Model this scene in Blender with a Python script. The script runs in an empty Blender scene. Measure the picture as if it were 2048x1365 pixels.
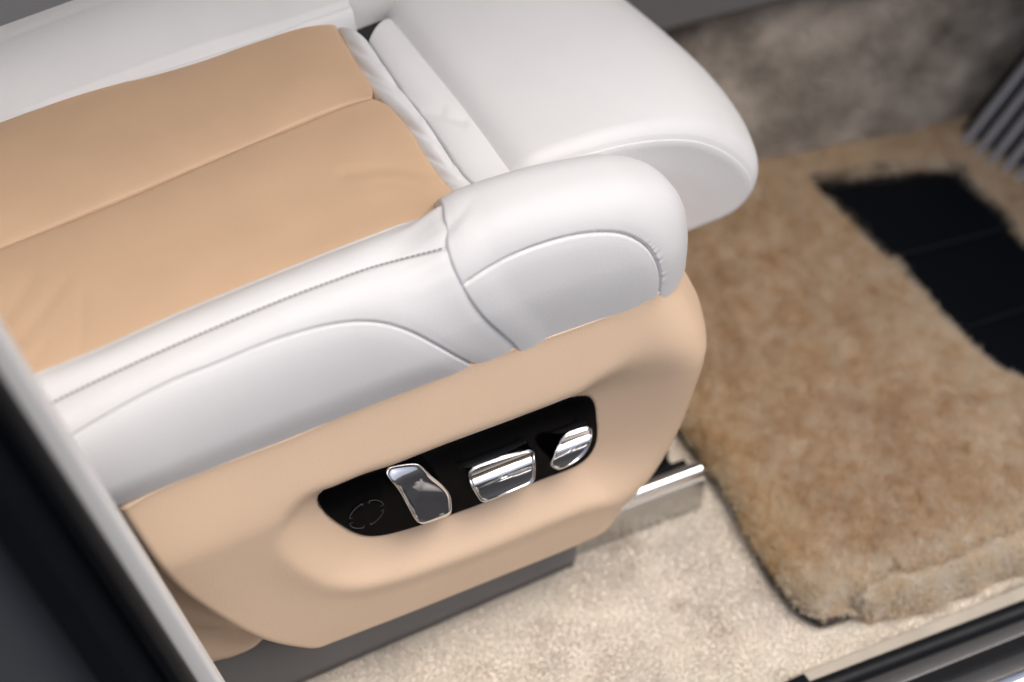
import bpy, math, random
import numpy as np

# ------------------------------------------------------------------ camera, world, sun, exposure
SC = bpy.context.scene
COL = SC.collection
F = 85 / 36 * 2048
TH, PS = math.radians(47.3), math.radians(28.2)
FH = np.array([math.sin(PS), math.cos(PS), 0]); RT = np.array([math.cos(PS), -math.sin(PS), 0])
FW = FH * math.cos(TH) - np.array([0, 0, math.sin(TH)]); UP = FH * math.sin(TH) + np.array([0, 0, math.cos(TH)])
CAM = np.array([-0.4474, -0.9089, 1.3864])

def ray(px, py): return FW + RT * (px - 1024) / F - UP * (py - 682.5) / F
def onY(px, py, y):
    d = ray(px, py); return CAM + d * ((y - CAM[1]) / d[1])
def onZ(px, py, z):
    d = ray(px, py); return CAM + d * ((z - CAM[2]) / d[2])
def proj(P):
    v = np.asarray(P) - CAM; w = v @ FW
    return np.stack([1024 + F * (v @ RT) / w, 682.5 - F * (v @ UP) / w], -1)

cd = bpy.data.cameras.new("camera"); cam = bpy.data.objects.new("camera", cd); COL.objects.link(cam)
cd.lens = 85; cd.sensor_width = 36; cd.clip_start = .02; cd.clip_end = 200
cam.location = CAM; cam.rotation_euler = (math.radians(90) - TH, 0, -PS)
cd.dof.use_dof = True; cd.dof.focus_distance = 1.55; cd.dof.aperture_fstop = 3.0; cd.dof.aperture_blades = 0
SC.camera = cam

SUN_EL, SUN_AZ = math.radians(66), math.radians(135)      # azimuth clockwise from +Y
w = bpy.data.worlds.new("World"); SC.world = w; w.use_nodes = True
nt = w.node_tree; bg = nt.nodes["Background"]
sky = nt.nodes.new("ShaderNodeTexSky"); sky.sky_type = 'NISHITA'; sky.sun_disc = False
sky.sun_elevation = SUN_EL; sky.sun_rotation = SUN_AZ
sky.air_density = 0.8; sky.dust_density = 6.0; sky.ozone_density = 1.3
nt.links.new(sky.outputs[0], bg.inputs[0]); bg.inputs[1].default_value = .14
sl = bpy.data.lights.new("sun", 'SUN'); sl.energy = 1.3; sl.angle = math.radians(45); sl.color = (1, .985, .96)
so = bpy.data.objects.new("sun", sl); COL.objects.link(so)
so.rotation_euler = (math.radians(90) - SUN_EL, 0, math.pi - SUN_AZ)
SC.view_settings.view_transform = 'Standard'; SC.view_settings.look = 'None'
SC.view_settings.exposure = -0.05; SC.view_settings.gamma = 1
SC.view_settings.use_curve_mapping = False
SC.cycles.max_bounces = 8

rng = np.random.default_rng(7); random.seed(7)

# ------------------------------------------------------------------ helpers
def tag(o, label=None, cat=None, group=None, kind=None):
    for k, v in (("label", label), ("category", cat), ("group", group), ("kind", kind)):
        if v: o[k] = v
    return o

def empty(name, loc=(0, 0, 0)):
    o = bpy.data.objects.new(name, None); COL.objects.link(o); o.location = loc; o.empty_display_size = .05
    return o

def link(name, me, mat=None, parent=None, smooth=True):
    if mat: me.materials.append(mat)
    if smooth: me.shade_smooth()
    o = bpy.data.objects.new(name, me); COL.objects.link(o)
    if parent:
        o.parent = parent
        q = parent; off = np.zeros(3)
        while q:
            off += np.array(q.location); q = q.parent
        o.location = tuple(-off)
    return o

def mesh_np(name, V, faces):
    """V n x 3, faces: list of equal-length index arrays or a list of lists"""
    me = bpy.data.meshes.new(name)
    me.from_pydata([tuple(p) for p in np.asarray(V, float)], [], [list(map(int, f)) for f in faces]); me.update()
    return me

def grid_faces(n, m, closed=False, flip=False):
    mm = m if closed else m - 1
    i, j = np.meshgrid(np.arange(n - 1), np.arange(mm), indexing='ij'); j2 = (j + 1) % m
    f = np.stack([i * m + j, (i + 1) * m + j, (i + 1) * m + j2, i * m + j2], -1).reshape(-1, 4)
    return f[:, ::-1] if flip else f

def grid_obj(name, G, mat, parent, flip=False, closed=False, keep=None):
    n, m = G.shape[:2]; V = G.reshape(-1, 3); f = grid_faces(n, m, closed, flip)
    if keep is not None: f = f[keep]
    used = np.unique(f); mp = np.full(len(V), -1); mp[used] = np.arange(len(used))
    return link(name, mesh_np(name, V[used], mp[f]), mat, parent)

def grid_normals(G, closed=False):
    du = np.gradient(G, axis=0)
    if closed:
        dv = (np.roll(G, -1, 1) - np.roll(G, 1, 1)) / 2
    else:
        dv = np.gradient(G, axis=1)
    n = np.cross(du, dv); return n / (np.linalg.norm(n, axis=-1, keepdims=True) + 1e-12)

def spline(pts, n, closed=False):
    """Catmull-Rom through pts, n points spaced by arc length"""
    P = np.asarray(pts, float)
    if closed: Q = np.vstack([P[-1], P, P[0], P[1]])
    else: Q = np.vstack([2 * P[0] - P[1], P, 2 * P[-1] - P[-2]])
    out = []
    for k in range(1, len(Q) - 2):
        t = np.linspace(0, 1, 24, endpoint=False)[:, None]
        a, b, c, d = Q[k - 1], Q[k], Q[k + 1], Q[k + 2]
        out.append(.5 * (2 * b + (c - a) * t + (2 * a - 5 * b + 4 * c - d) * t ** 2 + (3 * b - a - 3 * c + d) * t ** 3))
    out = np.vstack(out + [Q[-2][None]])
    s = np.r_[0, np.cumsum(np.linalg.norm(np.diff(out, axis=0), axis=1))]
    q = np.linspace(0, s[-1], n + 1)[:-1] if closed else np.linspace(0, s[-1], n)
    return np.stack([np.interp(q, s, out[:, k]) for k in range(P.shape[1])], -1)

def coons(b, t, l, r):
    """b,t: n points (left to right); l,r: m points (bottom to top) -> n x m"""
    n, m = len(b), len(l)
    u = np.linspace(0, 1, n)[:, None, None]; v = np.linspace(0, 1, m)[None, :, None]
    return ((1 - v) * b[:, None] + v * t[:, None] + (1 - u) * l[None] + u * r[None]
            - ((1 - u) * (1 - v) * b[0] + u * (1 - v) * b[-1] + (1 - u) * v * t[0] + u * v * t[-1]))

def dist_poly(P, L, closed=False):
    """distance of points P (k x d) to polyline L, with the nearest point and arc length"""
    L = np.asarray(L, float)
    if closed: L = np.vstack([L, L[:1]])
    best = np.full(len(P), 1e9); near = np.zeros_like(P); arc = np.zeros(len(P)); s0 = 0
    for a, b in zip(L[:-1], L[1:]):
        ab = b - a; ln2 = ab @ ab + 1e-18
        t = np.clip(((P - a) @ ab) / ln2, 0, 1); q = a + t[:, None] * ab
        d = np.linalg.norm(P - q, axis=1); k = d < best
        best[k] = d[k]; near[k] = q[k]; arc[k] = s0 + t[k] * math.sqrt(ln2); s0 += math.sqrt(ln2)
    return best, near, arc

def inside(P, poly):
    x, y = P[:, 0], P[:, 1]; c = np.zeros(len(P), bool); j = len(poly) - 1
    for i in range(len(poly)):
        xi, yi = poly[i]; xj, yj = poly[j]
        k = ((yi > y) != (yj > y)) & (x < (xj - xi) * (y - yi) / (yj - yi + 1e-12) + xi)
        c ^= k; j = i
    return c

def sstep(x, a=0., b=1.):
    t = np.clip((x - a) / (b - a), 0, 1); return t * t * (3 - 2 * t)

def vnoise(x, y, scale, seed=0, octaves=3):
    out = np.zeros_like(x); amp = 1; tot = 0
    for o in range(octaves):
        r = np.random.default_rng(seed * 17 + o); L = r.random((128, 128))
        X, Y = x * scale * 2 ** o, y * scale * 2 ** o
        i, j = np.floor(X).astype(int), np.floor(Y).astype(int); fx, fy = X - i, Y - j
        fx, fy = fx * fx * (3 - 2 * fx), fy * fy * (3 - 2 * fy)
        g = lambda a, b: L[a % 128, b % 128]
        out += amp * (g(i, j) * (1 - fx) * (1 - fy) + g(i + 1, j) * fx * (1 - fy) + g(i, j + 1) * (1 - fx) * fy + g(i + 1, j + 1) * fx * fy)
        tot += amp; amp *= .5
    return out / tot * 2 - 1

def surf_curve(G, N, px, n=80):
    """a seam drawn over a surface: the surface points that lie along it"""
    c = spline(px, n); V = G.reshape(-1, 3); vis = (np.sum((CAM - V) * N.reshape(-1, 3), 1) > 0)
    Vv = V[vis]; q = proj(Vv); out = []
    for p in c:
        d = np.sum((q - p) ** 2, 1); k = np.argsort(d)[:4]; wt = 1 / (d[k] + .5)
        out.append((Vv[k] * wt[:, None]).sum(0) / wt.sum())
    out = np.array(out)
    for _ in range(12): out[1:-1] = (out[:-2] + 2 * out[1:-1] + out[2:]) / 4
    return out

def groove(G, N, L, depth=.0022, w=.0016, puff=.0012, pw=.007):
    d, _, _ = dist_poly(G.reshape(-1, 3), L); d = d.reshape(G.shape[:2])
    h = -depth * np.exp(-(d / w) ** 2) - puff * np.exp(-(d / pw) ** 2)
    return G + N * h[..., None]

def tube(name, pts, r, mat, parent, k=8):
    P = np.asarray(pts, float); n = len(P); T = np.gradient(P, axis=0); T /= np.linalg.norm(T, axis=1, keepdims=True)
    u = np.array([0, 0, 1.]); rr = np.broadcast_to(np.asarray(r, float), (n,))
    V = []
    for p, t, q in zip(P, T, rr):
        a = np.cross(t, u); a = a / (np.linalg.norm(a) + 1e-9); b = np.cross(a, t)
        V += [p + q * (math.cos(x) * a + math.sin(x) * b) for x in np.linspace(0, 2 * math.pi, k, endpoint=False)]
    f = [list(q) for q in grid_faces(n, k, closed=True)] + [list(range(k))[::-1], list(range((n - 1) * k, n * k))]
    return link(name, mesh_np(name, V, f), mat, parent)

def loft_bar(name, sec, A, B, U, W, mat, parent, smooth=False):
    """a closed section (u,w) carried from A to B, along axes U and W"""
    A, B, U, W = (np.asarray(q, float) for q in (A, B, U, W)); k = len(sec)
    V = [e + U * a + W * b for e in (A, B) for a, b in sec]
    f = [[i, (i + 1) % k, k + (i + 1) % k, k + i] for i in range(k)] + [list(range(k))[::-1], list(range(k, 2 * k))]
    me = mesh_np(name, V, f); o = link(name, me, mat, parent, smooth)
    if smooth: me.set_sharp_from_angle(angle=math.radians(40))
    return o

def rsec(u0, u1, w0, w1, r, seg=4):
    """rounded rectangle section"""
    out = []
    for cx, cy, a0 in ((u1 - r, w1 - r, 0), (u0 + r, w1 - r, 90), (u0 + r, w0 + r, 180), (u1 - r, w0 + r, 270)):
        for i in range(seg + 1):
            a = math.radians(a0 + 90 * i / seg); out.append((cx + r * math.cos(a), cy + r * math.sin(a)))
    return out

# ------------------------------------------------------------------ materials
def fibre(name, tr=.5):
    m = mat(name, (.6, .5, .4), .95, spec=.05, attr='Col'); t = m.node_tree; b = t.nodes['Principled BSDF']
    a = t.nodes['Attribute']; x = t.nodes.new('ShaderNodeBsdfTranslucent'); mx = t.nodes.new('ShaderNodeMixShader'); mx.inputs[0].default_value = tr
    t.links.new(a.outputs['Color'], x.inputs['Color']); t.links.new(b.outputs[0], mx.inputs[1]); t.links.new(x.outputs[0], mx.inputs[2])
    t.links.new(mx.outputs[0], t.nodes['Material Output'].inputs['Surface']); return m

def mat(name, col, rough=.5, metal=0, spec=.5, var=0, vscale=30, bump=0, bscale=800, detail=3, bdist=.0004, coat=0, attr=None, sheen=0, wear=None):
    m = bpy.data.materials.new(name); m.use_nodes = True; t = m.node_tree; b = t.nodes["Principled BSDF"]
    b.inputs["Roughness"].default_value = rough; b.inputs["Metallic"].default_value = metal
    b.inputs["Specular IOR Level"].default_value = spec; b.inputs["Base Color"].default_value = (*col, 1)
    b.inputs["Coat Weight"].default_value = coat
    if sheen:
        b.inputs["Sheen Weight"].default_value = sheen; b.inputs["Sheen Roughness"].default_value = .5
    tc = t.nodes.new("ShaderNodeTexCoord")
    if attr:
        a = t.nodes.new("ShaderNodeAttribute"); a.attribute_name = attr; t.links.new(a.outputs["Color"], b.inputs["Base Color"])
    elif var:
        n = t.nodes.new("ShaderNodeTexNoise"); n.inputs["Scale"].default_value = vscale; n.inputs["Detail"].default_value = 5
        t.links.new(tc.outputs["Object"], n.inputs["Vector"])
        r = t.nodes.new("ShaderNodeValToRGB"); r.color_ramp.elements[0].position = .3; r.color_ramp.elements[1].position = .7
        r.color_ramp.elements[0].color = (*[max(0, c * (1 - var)) for c in col], 1)
        r.color_ramp.elements[1].color = (*[min(1, c * (1 + var)) for c in (wear or col)], 1)
        t.links.new(n.outputs["Fac"], r.inputs["Fac"]); t.links.new(r.outputs["Color"], b.inputs["Base Color"])
    if bump:
        n = t.nodes.new("ShaderNodeTexNoise"); n.inputs["Scale"].default_value = bscale; n.inputs["Detail"].default_value = detail
        t.links.new(tc.outputs["Object"], n.inputs["Vector"])
        u = t.nodes.new("ShaderNodeBump"); u.inputs["Strength"].default_value = bump; u.inputs["Distance"].default_value = bdist
        t.links.new(n.outputs["Fac"], u.inputs["Height"]); t.links.new(u.outputs["Normal"], b.inputs["Normal"])
        rr = t.nodes.new("ShaderNodeMapRange"); rr.inputs["To Min"].default_value = rough - .06; rr.inputs["To Max"].default_value = rough + .06
        t.links.new(n.outputs["Fac"], rr.inputs["Value"]); t.links.new(rr.outputs["Result"], b.inputs["Roughness"])
    return m

M = {}
M['white'] = mat("white_leather", (.80, .798, .788), .50, spec=.35, var=.012, vscale=25, bump=.35, bscale=700)
M['tan'] = mat("tan_leather", (.63, .435, .28), .52, spec=.35, var=.035, vscale=18, bump=.5, bscale=650)
M['panel'] = mat("panel_leather", (.80, .59, .41), .44, spec=.5, var=.015, vscale=20, bump=.45, bscale=900)
M['gloss'] = mat("gloss_black", (.0015, .0015, .002), .12, spec=.04)
M['chrome'] = mat("chrome", (.86, .86, .87), .06, metal=1)
M['steel'] = mat("brushed_steel", (.55, .55, .54), .22, metal=1, bump=.2, bscale=300)
M['shield'] = mat("grey_plastic", (.16, .157, .155), .55, spec=.4, bump=.4, bscale=900)
M['dark'] = mat("dark_metal_and_filler", (.01, .011, .013), .4, spec=.4)
M['thread'] = mat("grey_thread", (.26, .255, .25), .8)
M['pile'] = fibre("carpet_pile", .6)
M['carpet'] = mat("carpet_backing", (.8, .74, .66), .95, spec=.1, var=.1, vscale=60, bump=.6, bscale=500, bdist=.002)
M['wool'] = fibre("mat_wool", .62)
M['woolbase'] = mat("mat_backing", (.50, .38, .27), .95, spec=.1, var=.2, vscale=60)
M['matedge'] = mat("mat_binding", (.03, .022, .018), .8)
M['pad'] = mat("black_heel_pad", (.002, .003, .005), .4, spec=.10, bump=.3, bscale=500)
M['wallcarpet'] = mat("wall_carpet", (.40, .35, .29), .95, spec=.1, var=.6, vscale=20, bump=1.0, bscale=220, bdist=.003, wear=(.36, .32, .27))
M['greytrim'] = mat("grey_trim", (.19, .19, .19), .5)
M['seal'] = mat("black_rubber", (.003, .004, .006), .5, spec=.25, bump=.3, bscale=150)
M['cream'] = mat("cream_trim", (.78, .77, .74), .5, bump=.2, bscale=500)
M['paint'] = mat("grey_paint", (.075, .08, .09), .35, coat=.5)
M['sillmetal'] = mat("satin_tread_metal", (.15, .148, .145), .38, metal=.9, bump=.15, bscale=250)
M['beige'] = mat("beige_trim", (.50, .45, .37), .6, var=.08, vscale=40)
M['rib'] = mat("silver_rib", (.5, .5, .52), .35, metal=.6)
M['roof'] = mat("roof_lining", (.55, .52, .48), .9)
M['asphalt'] = mat("asphalt", (.022, .022, .023), .9, var=.3, vscale=20)
M['dash'] = mat("dash_leather", (.03, .03, .035), .6)

# ------------------------------------------------------------------ large structure: ground, roof, floor
def box(name, lo, hi, m, parent=None, bev=.004):
    o = loft_bar(name, rsec(lo[1], hi[1], lo[2], hi[2], bev), (lo[0], 0, 0), (hi[0], 0, 0), (0, 1, 0), (0, 0, 1), m, parent, True)
    return o

g = grid_obj("ground", np.array([[(x, y, -.48) for y in (-60, 60)] for x in (-60, 60)], float), M['asphalt'], None, flip=False)
tag(g, kind="structure")
fz = -.02
fl = box("floor", (-.75, -.150, -.06), (1.0, .40, fz - .002), M['carpet']); tag(fl, kind="structure")
rf = box("roof", (-1.2, .06, .98), (.75, 1.5, 1.03), M['roof']); tag(rf, kind="structure")  # out of view; its near edge is set to shade the far cushion

# ------------------------------------------------------------------ the seat
seat = empty("car_seat", (-.05, .165, -.02))
tag(seat, "white and tan leather front seat with chrome switches on its tan side panel", "car seat")
YC = .165
def mir(G):
    """the far side of the cushion: mirrored, and broader than the near one"""
    y = 2 * YC - G[..., 1]; d_ = np.maximum(y - .274, 0)
    return np.stack([G[..., 0], np.where(y > .274, .274 + d_ * 2.0, y), G[..., 2] + .010 * sstep(d_, 0, .03)], -1)

C1 = [(70, 752), (200, 700), (350, 632), (500, 570), (650, 510), (800, 452), (890, 426)]
ST = [(95, 809), (200, 758), (367, 682), (550, 605), (650, 567), (750, 532), (885, 497)]
c1 = np.array([onZ(*p, .336) for p in C1]); st = np.array([onY(*p, .03) for p in ST])
def at_x(P, x, k):
    s = (P[1, k] - P[0, k]) / (P[1, 0] - P[0, 0]) * .5
    return np.where(x < P[0, 0], P[0, k] + s * (x - P[0, 0]), np.interp(x, P[:, 0], P[:, k]))

# the cap: rounded block at the front of the bolster
zx = np.array([-.03, 0, .03, .054, .088, .12, .140, .165, .179, .187, .190])
zh = np.array([.078, .084, .092, .0945, .091, .084, .078, .063, .045, .021, 0])
wx = np.array([-.03, .10, .13, .15, .167, .179, .187, .190]); wh = np.array([.0445, .0445, .0445, .0425, .035, .023, .009, 0])
def smooth_interp(x, xp, fp):
    c = spline(np.stack([xp, fp], -1), 400); k = np.argsort(c[:, 0]); return np.interp(x, c[k, 0], c[k, 1])
def cap_sec(x, ph):
    h = np.maximum(smooth_interp(x, zx, zh), 0); wd = np.maximum(smooth_interp(x, wx, wh), 0)
    a = ph * math.pi; e = .76
    cy = np.cos(a); y = .040 - np.sign(cy) * np.abs(cy) ** e * wd
    foot = np.clip(1 - np.minimum(ph, 1 - ph) / .13, 0, 1) ** 1.5
    y = .040 + (y - .040) * (1 - foot * (.088 - .030 * sstep(x, .06, .13)))
    zb = .254 - .003 * sstep(x, .085, .14); z = zb + np.sin(a) ** e * (h + .262 - zb)
    return np.stack([x, y, z], -1)
# the bolster: section round the side of the cushion, phi 0 (panel seam) .. 1 (hidden inner foot)
def bolster_sec(x, ph):
    y1, z1 = at_x(c1, x, 1), at_x(c1, x, 2); ys, zs = at_x(st, x, 1), at_x(st, x, 2)
    yo = -.006 + 0 * x
    out = np.zeros(x.shape + (3,)); out[..., 0] = x
    a = np.clip(ph / .62, 0, 1) * math.pi / 2                      # outer quarter
    e = .80
    yq = ys - (ys - yo) * np.cos(a) ** e; zq = .262 + (zs - .262) * np.sin(a) ** e
    tuck = np.clip(1 - ph / .10, 0, 1)
    yq = yq + .005 * tuck ** 2
    b = np.clip((ph - .62) / .22, 0, 1)                            # crest to the tan edge
    zc = zs + .004 * np.sin(b * math.pi)
    yi = ys + (y1 - ys) * b; zi = zc + (z1 - zs) * b ** 1.6
    c = np.clip((ph - .84) / .16, 0, 1)
    yi = yi + .010 * np.sin(c * math.pi / 2); zi = zi - .03 * (1 - np.cos(c * math.pi / 2))
    k = ph <= .62
    out[..., 1] = np.where(k, yq, yi); out[..., 2] = np.where(k, zq, zi)
    return out

SEAM = [(1030, 693), (1000, 672), (960, 635), (935, 600), (920, 575), (908, 550), (898, 525), (889, 495), (885, 465), (887, 440), (889, 426)]
seam_y = [.0, -.004, -.006, -.004, .0, .004, .010, .022, .030, .040, .048]
sm = np.array([onY(*p, y) for p, y in zip(SEAM, seam_y)])
sm_ph = np.array([0, .08, .18, .26, .34, .40, .47, .56, .62, .70, .80])
SMC = spline(SEAM, 120)
ph_s = np.linspace(0, .66, 80); xs_s = np.linspace(-.03, .07, 300)
PXS = proj(cap_sec(np.broadcast_to(xs_s, (80, 300)), np.broadcast_to(ph_s[:, None], (80, 300))).reshape(-1, 3))
dS = dist_poly(PXS, SMC)[0].reshape(80, 300); xseam = xs_s[np.argmin(dS, 1)]
for _ in range(40): xseam[1:-1] = (xseam[:-2] + 2 * xseam[1:-1] + xseam[2:]) / 4
def cap_seam(ph): return np.interp(ph, ph_s, xseam)
def seam_x(ph): return cap_seam(np.where(ph <= .62, ph * .5 / .62, .5 + (ph - .62) * .5 / .38 * .8))
nph, nx = 240, 480
ph = np.linspace(0, 1, nph); u = np.linspace(0, 1, nx)
PH = np.broadcast_to(ph, (nx, nph)); XR = seam_x(PH) + .004
X = -.36 + (XR + .36) * u[:, None]
Gm = mir(bolster_sec(-.36 + .42 * u[:, None] + 0 * PH, PH))
G = bolster_sec(X, PH)
capmap = np.where(PH <= .62, PH * .5 / .62, .5 + (PH - .62) * .5 / .38 * .8)
CB = cap_sec(np.minimum(X, .12), capmap); CB[..., 0] = X
bl_ = (sstep(.075 - (XR - X), 0, .075) * (1 - sstep(PH, .68, .90)))[..., None]
G = G * (1 - bl_) + CB * bl_
N = grid_normals(G); N *= np.sign(np.sum(N[nx // 2, nph // 3] * np.array([0, -1, .6])))
# edge roll at the cap seam
dE = (XR - X); G = G + N * (-.0012 * np.exp(-(dE / .006) ** 2))[..., None]
CRES = [(140, 876), (200, 840), (270, 800), (350, 760), (430, 730), (520, 692), (600, 665), (665, 650), (720, 644), (770, 648), (820, 664), (870, 690), (915, 716), (950, 735)]
Lc = surf_curve(G, N, CRES, 140); Ls = surf_curve(G, N, ST, 150)
Lc = np.vstack([Lc[0] + (Lc[0] - Lc[6]) * 3, Lc])
G = groove(G, N, Lc, .0029, .0008, .0006, .006)
G = groove(G, N, np.vstack([Ls[0] + (Ls[0] - Ls[8]) * 2, Ls]), .0007, .0016, .0006, .006)
# faint folds by the cap
dd = sstep(.05 - dE, 0, .05)
G = G + N * (.0006 * dd * np.sin(PH * 55 + 30 * X) * np.clip(PH * 3 - .9, 0, 1))[..., None]
fc = grid_faces(nx, nph); cen = G.reshape(-1, 3)[fc].mean(1); cph = PH.reshape(-1)[fc].mean(1); pc = proj(cen)
cres_ext = spline([(-140, 1060), (0, 960), (80, 910)] + CRES, 160)
below = inside(pc, list(map(tuple, cres_ext)) + [(1000, 760), (600, 1100), (-100, 1500), (-400, 1500)]) & (cph < .58)
strip = (cph > .62)
grid_obj("bolster_gusset", G, M['white'], seat, keep=below)
side = grid_obj("bolster_side", G, M['white'], seat, keep=~below & ~strip)
top = grid_obj("bolster_top", G, M['white'], seat, keep=~below & strip)
grid_obj("bolster_side", Gm, M['white'], seat, flip=True)["label"] = "white side bolster on the far edge of the cushion"
# topstitching: one small thread dash each
def capsule_mesh(L, r, name):
    V, k = [], 6
    for x, q in ((-L / 2, .3), (-L / 2 + r, 1), (L / 2 - r, 1), (L / 2, .3)):
        V += [(x, q * r * math.cos(a), q * r * math.sin(a) * .7) for a in np.linspace(0, 2 * math.pi, k, endpoint=False)]
    me = mesh_np(name, V, [list(q) for q in grid_faces(4, k, closed=True)] + [list(range(k))[::-1], list(range(3 * k, 4 * k))])
    me.materials.append(M['thread']); me.shade_smooth(); return me
import mathutils
sme = capsule_mesh(.0028, .00062, "stitch")
Ls2 = spline(Ls, 76)
for i in range(len(Ls2) - 1):
    a, b = Ls2[i], Ls2[i + 1]; d = mathutils.Vector(b - a)
    o = bpy.data.objects.new("stitch", sme); COL.objects.link(o); o.parent = side
    mid = (a + b) / 2 + np.array([0, -.0004, .0002])
    o.location = tuple(mid); o.rotation_mode = 'QUATERNION'; o.rotation_quaternion = d.to_track_quat('X', 'Z')

ncp, ncx = 200, 260
php = np.linspace(0, 1, ncp)
s = np.linspace(0, 1, ncx); s = 1 - (1 - s) ** 1.7
capseam = cap_seam(php)
PHC = np.broadcast_to(php, (ncx, ncp)); X0 = np.broadcast_to(capseam, (ncx, ncp)) - .0005
XX = X0 + (.190 - X0) * s[:, None]
CG = cap_sec(XX, PHC)
CN = grid_normals(CG); CN *= np.sign(np.sum(CN[ncx // 2, ncp // 2] * np.array([0, 0, 1.])))
dE = XX - X0
CG = CG + CN * (.0016 * (1 - sstep(dE, .004, .03)) - .0060 * np.clip(1 - dE / .0026, 0, 1) ** 2 - .0008 * np.exp(-(dE / .012) ** 2))[..., None]
CGm = CG.copy()
CAPS = [(920, 576), (960, 549), (1000, 525), (1040, 506), (1080, 491), (1120, 479), (1160, 470), (1200, 466), (1240, 468), (1270, 478), (1295, 495), (1312, 518), (1321, 545), (1322, 570), (1318, 600), (1310, 645)]
Lp = surf_curve(CG, CN, CAPS, 160)
d, _, arc = dist_poly(CG.reshape(-1, 3), Lp); d = d.reshape(ncx, ncp); arc = arc.reshape(ncx, ncp)
CG = groove(CG, CN, Lp, .0029, .0008, .0006, .006)
pcv = proj(CG.reshape(-1, 3)).reshape(ncx, ncp, 2)
poly_cap = list(map(tuple, spline(CAPS, 120))) + [(1290, 680), (1030, 760), (900, 600)]
insd = inside(pcv.reshape(-1, 2), poly_cap).reshape(ncx, ncp) & (PHC < .55)
tot = arc.max(); gm = sstep(arc / tot, .62, .74) * (1 - sstep(arc / tot, .95, 1.0))
CG = CG + CN * (0.0004 * gm * np.sin(arc * 2 * math.pi / .0046 + 2 * np.sin(arc * 300)) * np.exp(-(d / .0045) ** 2) * (~insd))[..., None]
fold = np.exp(-((pcv[..., 0] - 930 - (pcv[..., 1] - 420) * -.9) / 14) ** 2) * sstep(.03 - dE, 0, .03)
CG = CG + CN * (-.0012 * fold * (PHC > .42))[..., None]
fc = grid_faces(ncx, ncp); pcc = proj(CG.reshape(-1, 3)[fc].mean(1)); cph = PHC.reshape(-1)[fc].mean(1)
sidepanel = inside(pcc, poly_cap) & (cph < .55)
grid_obj("bolster_cap", CG, M['white'], seat, keep=~sidepanel)
grid_obj("cap_side_panel", CG, M['white'], seat, keep=sidepanel)
grid_obj("bolster_cap", mir(CGm) + np.array([.03, .030, -.008]), M['white'], seat, flip=True)["label"] = "white bolster cap at the far front corner of the seat"

# tan cushion inserts
def insert(name, b, t, l, r, puffh, seed, n=150, m=90, roll=(1, 1, 1, 1), wr=0):
    P = coons(spline(b, n), spline(t, n), spline(l, m), spline(r, m))
    U, V = np.meshgrid(np.linspace(0, 1, n), np.linspace(0, 1, m), indexing='ij')
    e = lambda q, k: (1 - np.clip(1 - q / k, 0, 1) ** 2)
    p = puffh * e(V, .35) ** (.6 if roll[0] else 0) * e(1 - V, .35) ** (.6 if roll[1] else 0) * e(1 - U, .18) ** (.6 if roll[3] else 0)
    P[..., 2] += p
    P[..., 2] += .0011 * vnoise(P[..., 0], P[..., 1], 18, seed, 2)
    if wr:
        q = proj(P.reshape(-1, 3)).reshape(n, m, 2)
        for (ax, ay, bx, by, wd, am) in ((130, 560, 20, 700, 14, .0006), (165, 590, 150, 745, 10, .0004), (90, 690, 30, 760, 11, .0004), (60, 560, 8, 640, 14, .0005)):
            dd, _, _ = dist_poly(q.reshape(-1, 2), [(ax, ay), ((ax + bx) / 2 + 6, (ay + by) / 2), (bx, by)])
            P[..., 2] -= am * np.exp(-(dd.reshape(n, m) / wd) ** 2)
        for (pts, wd, am) in (([(905, 392), (870, 350), (790, 335), (690, 345)], 14, .0011), ([(880, 400), (840, 372), (760, 365)], 9, .0007)):
            dd, _, _ = dist_poly(q.reshape(-1, 2), pts); P[..., 2] -= am * np.exp(-(dd.reshape(n, m) / wd) ** 2)
    # turned-down skirt
    sk = P.copy()
    rows = [P]
    Pp = np.pad(P, ((1, 1), (1, 1), (0, 0)), mode='edge')
    Pp[0, :, 2] -= .03; Pp[-1, :, 2] -= .03; Pp[:, 0, 2] -= .03; Pp[:, -1, 2] -= .03
    return grid_obj(name, Pp, M['tan'], seat)
zi = .3335
seamT = [onZ(*p, .331) for p in [(-140, 553), (0, 500), (200, 420), (400, 335), (550, 272), (680, 218), (745, 197)]]
c1i = [onZ(*p, zi) + np.array([0, -.004, 0]) for p in [(-80, 812)] + C1[:-1] + [(900, 432)]]
ri = [onZ(*p, zi - .004) for p in [(900, 432), (911, 392), (880, 352), (850, 312), (825, 268), (800, 236), (775, 210), (745, 197)]]; ri[0] = c1i[-1]; ri[-1] = seamT[-1]
li = [c1i[0], (c1i[0] + seamT[0]) / 2, seamT[0]]
insert("seat_insert", c1i, seamT, li, ri, .006, 3, wr=1)
farE = [onZ(*p, .335) for p in [(-160, 300), (0, 245), (200, 172), (300, 140), (400, 103), (500, 62), (560, 34), (600, 18), (625, 14)]]
r2 = [seamT[-1] + np.array([0, .001, 0])] + [onZ(*p, zi - .004) for p in [(742, 172), (715, 128), (690, 85), (668, 48), (648, 24)]] + [farE[-1]]
s2 = [p + np.array([0, .0003, 0]) for p in seamT]
insert("seat_insert", s2, farE, [s2[0], (s2[0] + farE[0]) / 2, farE[0]], r2, .006, 5)

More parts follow.
